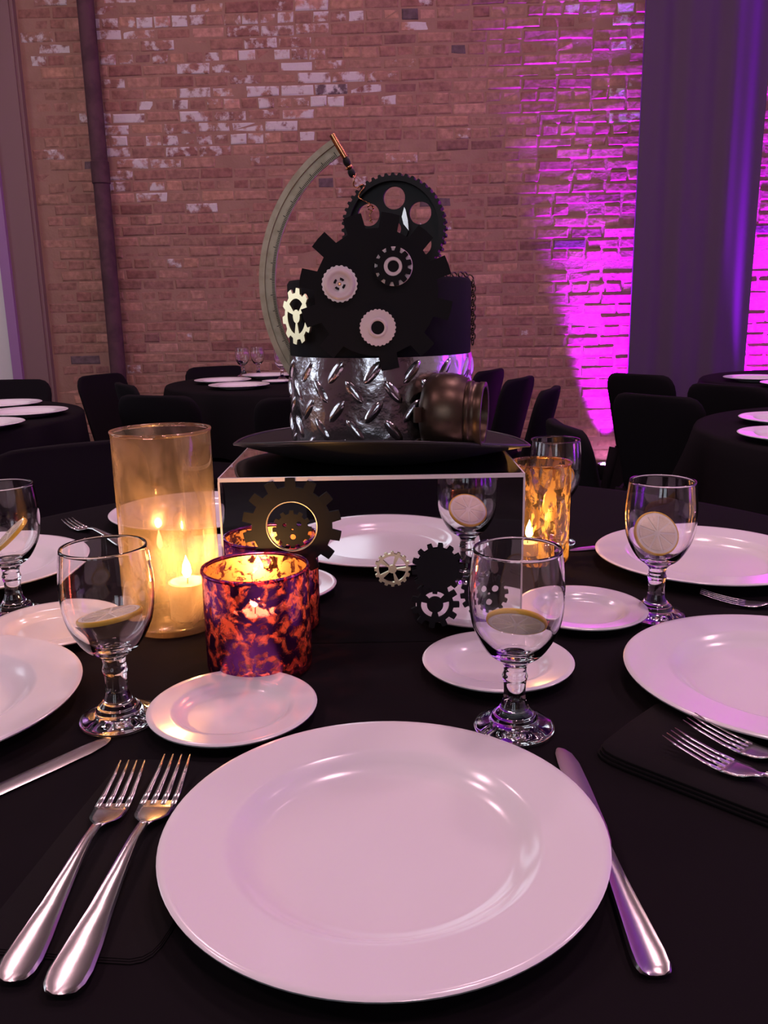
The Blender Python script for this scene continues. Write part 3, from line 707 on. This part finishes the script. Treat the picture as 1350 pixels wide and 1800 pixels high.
# brim: sides (towards and away from the viewer of the gear face) curl up
def brim_geo():
    n, m = 96, 12; V, F = [], []
    for side in (0, 1):
        for i in range(m+1):
            t = i/m
            for k in range(n):
                a = 2*PI*k/n; s2 = math.sin(a)**2; sa = (math.sqrt(s2+.0064)-.0784)*(1 if math.sin(a) < 0 else .15)
                ro = .181*(1-s2)+.160*s2; r = CR-.006+(ro-CR+.006)*t
                up = .0075*t + sa*.029*t**2.0 - .004*math.cos(a)*t
                edge = .0032 if side else 0
                e = edge*(0.35 if i == m else 1)
                V.append((r*math.cos(a), r*math.sin(a), .0008+up+e))
    S1 = n*(m+1)
    for i in range(m):
        for k in range(n):
            k2 = (k+1) % n; a, b, c, d_ = i*n+k, i*n+k2, (i+1)*n+k2, (i+1)*n+k
            F.append((a, d_, c, b)); F.append((S1+a, S1+b, S1+c, S1+d_))
    for k in range(n):
        k2 = (k+1) % n; F.append((m*n+k, S1+m*n+k, S1+m*n+k2, m*n+k2)); F.append((k, k2, S1+k2, S1+k))
    return V, F
br = mk('brim', brim_geo(), MT['brim'], hat)
pts = []
for k in range(96):
    a = 2*PI*k/96; s2 = math.sin(a)**2; ro = .181*(1-s2)+.160*s2; sa = (math.sqrt(s2+.0064)-.0784)*(1 if math.sin(a) < 0 else .15)
    pts.append((ro*math.cos(a), ro*math.sin(a), .0008+.0075+sa*.029-.004*math.cos(a)+.0014))
mk('brim_binding', tube(pts, .0017, 6, True), mat('brim_binding_satin', (.03, .028, .03), .35), br)
# tread plate band with raised lozenges
band = mk('tread_band', lathe([(CR-.001, .0055), (CR+.0008, .006), (CR+.0008, seam-.0005), (CR-.001, seam)], 96), MT['tread'], hat, angle=40)
def lozenge(kind):
    n, m = 10, 5; V, F = [], []
    L_, w_ = .0160, .0058; sl = math.radians(52)*kind
    for i in range(n+1):
        u = -1+2*i/n; hw = w_*math.sqrt(max(0, 1-u*u))**1.0
        for j in range(m+1):
            v = -1+2*j/m; a, b = u*L_, v*hw
            s = a*math.cos(sl)-b*math.sin(sl); h = a*math.sin(sl)+b*math.cos(sl)
            bump_ = .0030*math.sqrt(max(0, (1-u*u)))*(1-v*v)
            th = s/CR; R_ = CR+.0006+bump_
            V.append((R_*math.sin(th), -R_*math.cos(th), h))
    for i in range(n):
        for j in range(m): a = i*(m+1)+j; F.append((a, a+m+1, a+m+2, a+1))
    return V, F
lz = {}
for kind in (-1, 1):
    o = mk('lozenge', lozenge(kind), MT['tread'], band); lz[kind] = o
first = {-1: True, 1: True}
for c in range(32):
    kind = 1 if c % 2 else -1; th = 2*PI*c/32+.12
    for rw in range(3):
        zc = .0185+rw*.0430 + (.0 if kind > 0 else .0215)
        if zc > seam-.012: continue
        o = lz[kind] if first[kind] else lz[kind].copy()
        if not first[kind]: COL.objects.link(o)
        first[kind] = False
        o.parent = band; o.location = (0, 0, zc); o.rotation_euler = (0, 0, th)
# big hand-cut gear on the front of the crown
gx, gz, gy = -.0044, .3779, .9215
def flat_on_hat(name, x, y, z, loops, t, m, parent=hat, rot=None):
    g = prism(loops, -t, 0)
    Mx = Matrix.Translation(loc(x, y, z))
    if rot: Mx = Mx @ rot
    return mk(name, xf(g, Mx), m, parent, smooth=False)
fg = flat_on_hat('front_gear', gx, gy, gz, [gear_loop([20, 49, 78, 107, 137, 168, 198, 228, 280, 312, 346], .0655, .0815, 8.6, 7.0)], .0035, MT['card'])
fy = gy-.0036
def disc_on(name, x, z, r, t, m, parent, y=fy, bev=.0008):
    g = lathe([(0, t), (r-bev, t), (r, t-bev), (r, 0)], 40)
    return mk(name, xf(g, Matrix.Translation(loc(x, y, z)) @ Matrix.Rotation(PI/2, 4, 'X')), m, parent, angle=35)
# white wavy gear with slotted hub
wx, wz = -.0424, .3877
w1 = flat_on_hat('white_gear', wx, fy, wz, [gear_loop(even(22), .0182, .0190, 5, 3)], .0028, MT['whitegear'], fg)
mk('hub_dish', xf(lathe([(.0165, .0028), (.0155, .0050), (.0128, .0056), (.0112, .0042), (.0085, .0036), (0, .0038)], 40), Matrix.Translation(loc(wx, fy, wz)) @ Matrix.Rotation(PI/2, 4, 'X')), MT['whitegear'], w1)
for a in (60, 150, 240, 330):
    flat_on_hat('slot', wx, fy-.0037, wz, [sector(0, 0, .0040, .0064, a-24, a+24, 6)], .0009, MT['card'], w1)
disc_on('hub_pin', wx, wz, .0018, .0012, MT['copper'], w1, fy-.0037)
# black gear over a white disc
wx, wz = .0146, .4046
w2_ = disc_on('white_disc', wx, wz, .0200, .0016, MT['whitegear'], fg)
flat_on_hat('black_gear', wx-.0012, fy-.0016, wz, [gear_loop(even(12, 12), .0158, .0202, 11, 7.5), circ(.0006, 0, .0098, 32)], .0024, MT['card'], w2_)
flat_on_hat('white_ring', wx-.0008, fy-.0016, wz, [circ(0, 0, .0096, 32), circ(.0004, 0, .0064, 28)], .0018, MT['whitegear'], w2_)
disc_on('bore', wx-.0004, wz, .0063, .0003, MT['card'], w2_, fy-.0017)
# white gear with a dark bore
wx, wz = -.0032, .3422
w3 = flat_on_hat('white_gear', wx, fy, wz, [gear_loop(even(26), .0186, .0194, 4.5, 3)], .0030, MT['whitegear'], fg)
mk('collar', xf(lathe([(.0105, .0030), (.0098, .0042), (.0078, .0044), (.0070, .0036)], 36), Matrix.Translation(loc(wx, fy, wz)) @ Matrix.Rotation(PI/2, 4, 'X')), MT['whitegear'], w3)
disc_on('bore', wx, wz, .0071, .0006, MT['card'], w3, fy-.0031)
# toothed timing pulley standing on the crown
px_, pz_, py_ = .0185, .4515, 1.035; PR = .0610
prot = Matrix.Translation(loc(px_, py_, pz_)) @ Matrix.Rotation(math.radians(-9), 4, 'Z')
teeth = gear_loop(even(48), PR-.0030, PR, 2.4, 1.2)
pl = mk('pulley', xf(prism([teeth, circ(0, 0, PR-.0085, 64)], -.013, .013), prot), MT['cast'], hat, smooth=False)
holes = [circ(.0350*math.cos(math.radians(a)), .0350*math.sin(math.radians(a)), .0128, 28) for a in even(6, 90)]
mk('pulley_web', xf(prism([circ(0, 0, PR-.0080, 64)] + holes + [circ(0, 0, .009, 20)], -.003, .003), prot), MT['cast'], pl, smooth=False)
mk('pulley_hub', xf(prism([circ(0, 0, .017, 32), circ(0, 0, .0088, 20)], -.011, .011), prot), MT['cast'], pl, smooth=False)
mk('blade_tip', xf(prism([[(.0105, .0125), (.0125, .0045), (.0185, -.003), (.0175, .008), (.0150, .020), (.0135, .023)]], -.0172, -.0155), prot), MT['steel'], hat, smooth=False)
# meridian ring with degree scale
acx, acz, ay = .0456, .3888, 1.03
RO, RI = .1875, .1690
def arc_band(r0_, r1_, y0, y1, a0, a1, n=60):
    L_ = sector(0, 0, r0_, r1_, a0, a1, n); return prism([L_], y0, y1)
ring = mk('meridian_ring', xf(arc_band(RI, RO-.0065, -.003, .003, 121.5, 214), Matrix.Translation(loc(acx, ay, acz))), MT['brass'], hat, smooth=False)
mk('outer_flange', xf(arc_band(RO-.0065, RO, -.0065, .0065, 121.5, 214), Matrix.Translation(loc(acx, ay, acz))), MT['brass'], ring, smooth=False)
tk = []
for k in range(150):
    a = 123+90*k/150; ln = .0062 if k % 10 == 0 else .0038
    tk.append(xf(box(RI+.0006, RI+ln, -.0036, -.0029, -.00038, .00038), Matrix.Rotation(-math.radians(a), 4, 'Y')))
mk('scale_marks', [xf(g, Matrix.Translation(loc(acx, ay, acz))) for g in tk], mat('engraved_marks', (.012, .008, .008), .8), ring, smooth=False)
a = math.radians(121.5)
def ap(r, da=0): t = math.radians(121.5+da); return loc(acx+r*math.cos(t), ay, acz+r*math.sin(t))
pn = mk('copper_pin', tube([ap(RO+.005, -1.2), ap(RO+.004, -1.2), ap(RI-.004, -1.2), ap(RI-.005, -1.2)], .0036, 14), MT['copper'], ring, angle=40)
def bead(p, q, r):
    p, q = Vector(p), Vector(q); d_ = q-p
    return tube([p, p+d_*.12, p+d_*.3, p+d_*.7, p+d_*.88, q], lambda s: r*(.55+.45*math.sin(PI*min(1, max(0, s))**.9)), 12)
e0 = loc(-.0375, ay, .5300); dirv = (loc(-.0285, ay, .5095)-e0)
mk('black_bead', bead(e0, e0+dirv*.42, .0042), MT['cast'], ring)
mk('copper_washer', bead(e0+dirv*.42, e0+dirv*.58, .0046), MT['copper'], ring)
mk('black_bead', bead(e0+dirv*.58, e0+dirv*1.0, .0042), MT['cast'], ring)
wp = [(-.0285, .5095), (-.0255, .5115), (-.0285, .5010), (-.0240, .4975), (-.0185, .5005), (-.0155, .4985), (-.0200, .4930), (-.0230, .4880), (-.0190, .4840), (-.0140, .4820), (-.0100, .4790), (-.0060, .4760), (-.0080, .4720), (-.0120, .4740)]
cw = smooth_prof([(x+1, z) for x, z in wp], 5)
mk('copper_wire', tube([loc(x-1, ay+.002*math.sin(i*.6)-.004, z) for i, (x, z) in enumerate(cw)], .0008, 6), MT['copper'], hat)
sp = [(-.0135, .4790), (-.0090, .4810), (-.0065, .4770), (-.0100, .4720), (-.0110, .4690), (-.0085, .4655), (-.0110, .4640), (-.0075, .4615)]
cw2 = smooth_prof([(x+1, z) for x, z in sp], 5)
mk('copper_wire', tube([loc(x-1, ay+.020, z) for x, z in cw2], .0008, 6), MT['copper'], hat)
# brass spoked gear on the left side of the crown
tl = math.radians(-54)
grot = Matrix.Rotation(tl, 4, 'Z')
Rg = CR+.0012
gl = gear_loop(even(10, 8), .0255, .0310, 11, 7)
hol = [sector(0, 0, .0075, .0195, a_+14, a_+106, 8) for a_ in (30, 150, 270)]
mk('brass_gear', xf(prism([gl]+hol, -.0015, .0005), grot @ Matrix.Translation((-.0005, -Rg-.0035, .355+T-HZ))), MT['gold'], hat, smooth=False)
# goggle cup on the right of the band
gdir = Vector((.965, -.25, -.03)).normalized()
g0 = loc(.055, .935, .2490)
q = Vector((0, 0, 1)).rotation_difference(gdir).to_matrix().to_4x4()
GM = Matrix.Translation(g0) @ q @ Matrix.Diagonal((1, 1, .76, 1))
cup = mk('goggle_cup', xf(lathe([(.022, -.014), (.035, -.009), (.0420, .000), (.0445, .014), (.0442, .028), (.0420, .043), (.0385, .052), (.0300, .055)], 48), GM), MT['bronze'], hat, angle=40)
mk('lens_ring', xf(lathe([(.0300, .052), (.0355, .052), (.0365, .055), (.0365, .059), (.0350, .061), (.0345, .068), (.0355, .070), (.0355, .077), (.0335, .078), (.0300, .077), (.0295, .066)], 48), GM), MT['bronze'], cup, angle=40)
mk('lens', xf(lathe([(0, .071), (.015, .0705), (.0298, .068)], 40), GM), MT['lens'], cup)
for a_ in (20, 140, 260):
    t = math.radians(a_); mk('rivet', xf(lathe([(0, .0022), (.0018, .0016), (.0026, 0)], 10), GM @ Matrix.Translation((.0412*math.cos(t), .0412*math.sin(t), .018)) @ Vector((0, 0, 1)).rotation_difference(Vector((math.cos(t), math.sin(t), 0))).to_matrix().to_4x4()), MT['bronze'], cup)
sv = []
mk('side_vent', xf(box(-.006, .006, -.0022, .0015, -.008, .008), Matrix.Translation(g0+Vector((-.016, -.037, .002))) @ Matrix.Rotation(.5, 4, 'Z')), MT['bronze'], cup, smooth=False)
# chain along the right edge of the crown
links = []
path = [loc(HX+(CR+.002)*math.cos(math.radians(an)), HY+(CR+.002)*math.sin(math.radians(an)), z_) for an, z_ in [(-8, .3200+.0055*k) for k in range(14)]]
path += [loc(HX+(CR-.004-.004*k)*math.cos(math.radians(-10-6*k)), HY+(CR-.004-.002*k)*math.sin(math.radians(-10-6*k)), .3985+.001*math.sin(k*2)) for k in range(9)]
for i in range(len(path)-1):
    c = (path[i]+path[i+1])/2; d_ = (path[i+1]-path[i]).normalized(); s_ = d_.cross(Vector((0, 1, 0)) if i % 2 else Vector((1, .3, .2)))
    if s_.length < .01: s_ = d_.cross(Vector((0, 0, 1)))
    s_.normalize()
    links.append(tube([c + d_*.0046*math.cos(2*PI*k/12) + s_*.0030*math.sin(2*PI*k/12) for k in range(12)], .0009, 5, True))
ch = mk('chain', links, MT['bronze'], hat); ch['kind'] = 'stuff'
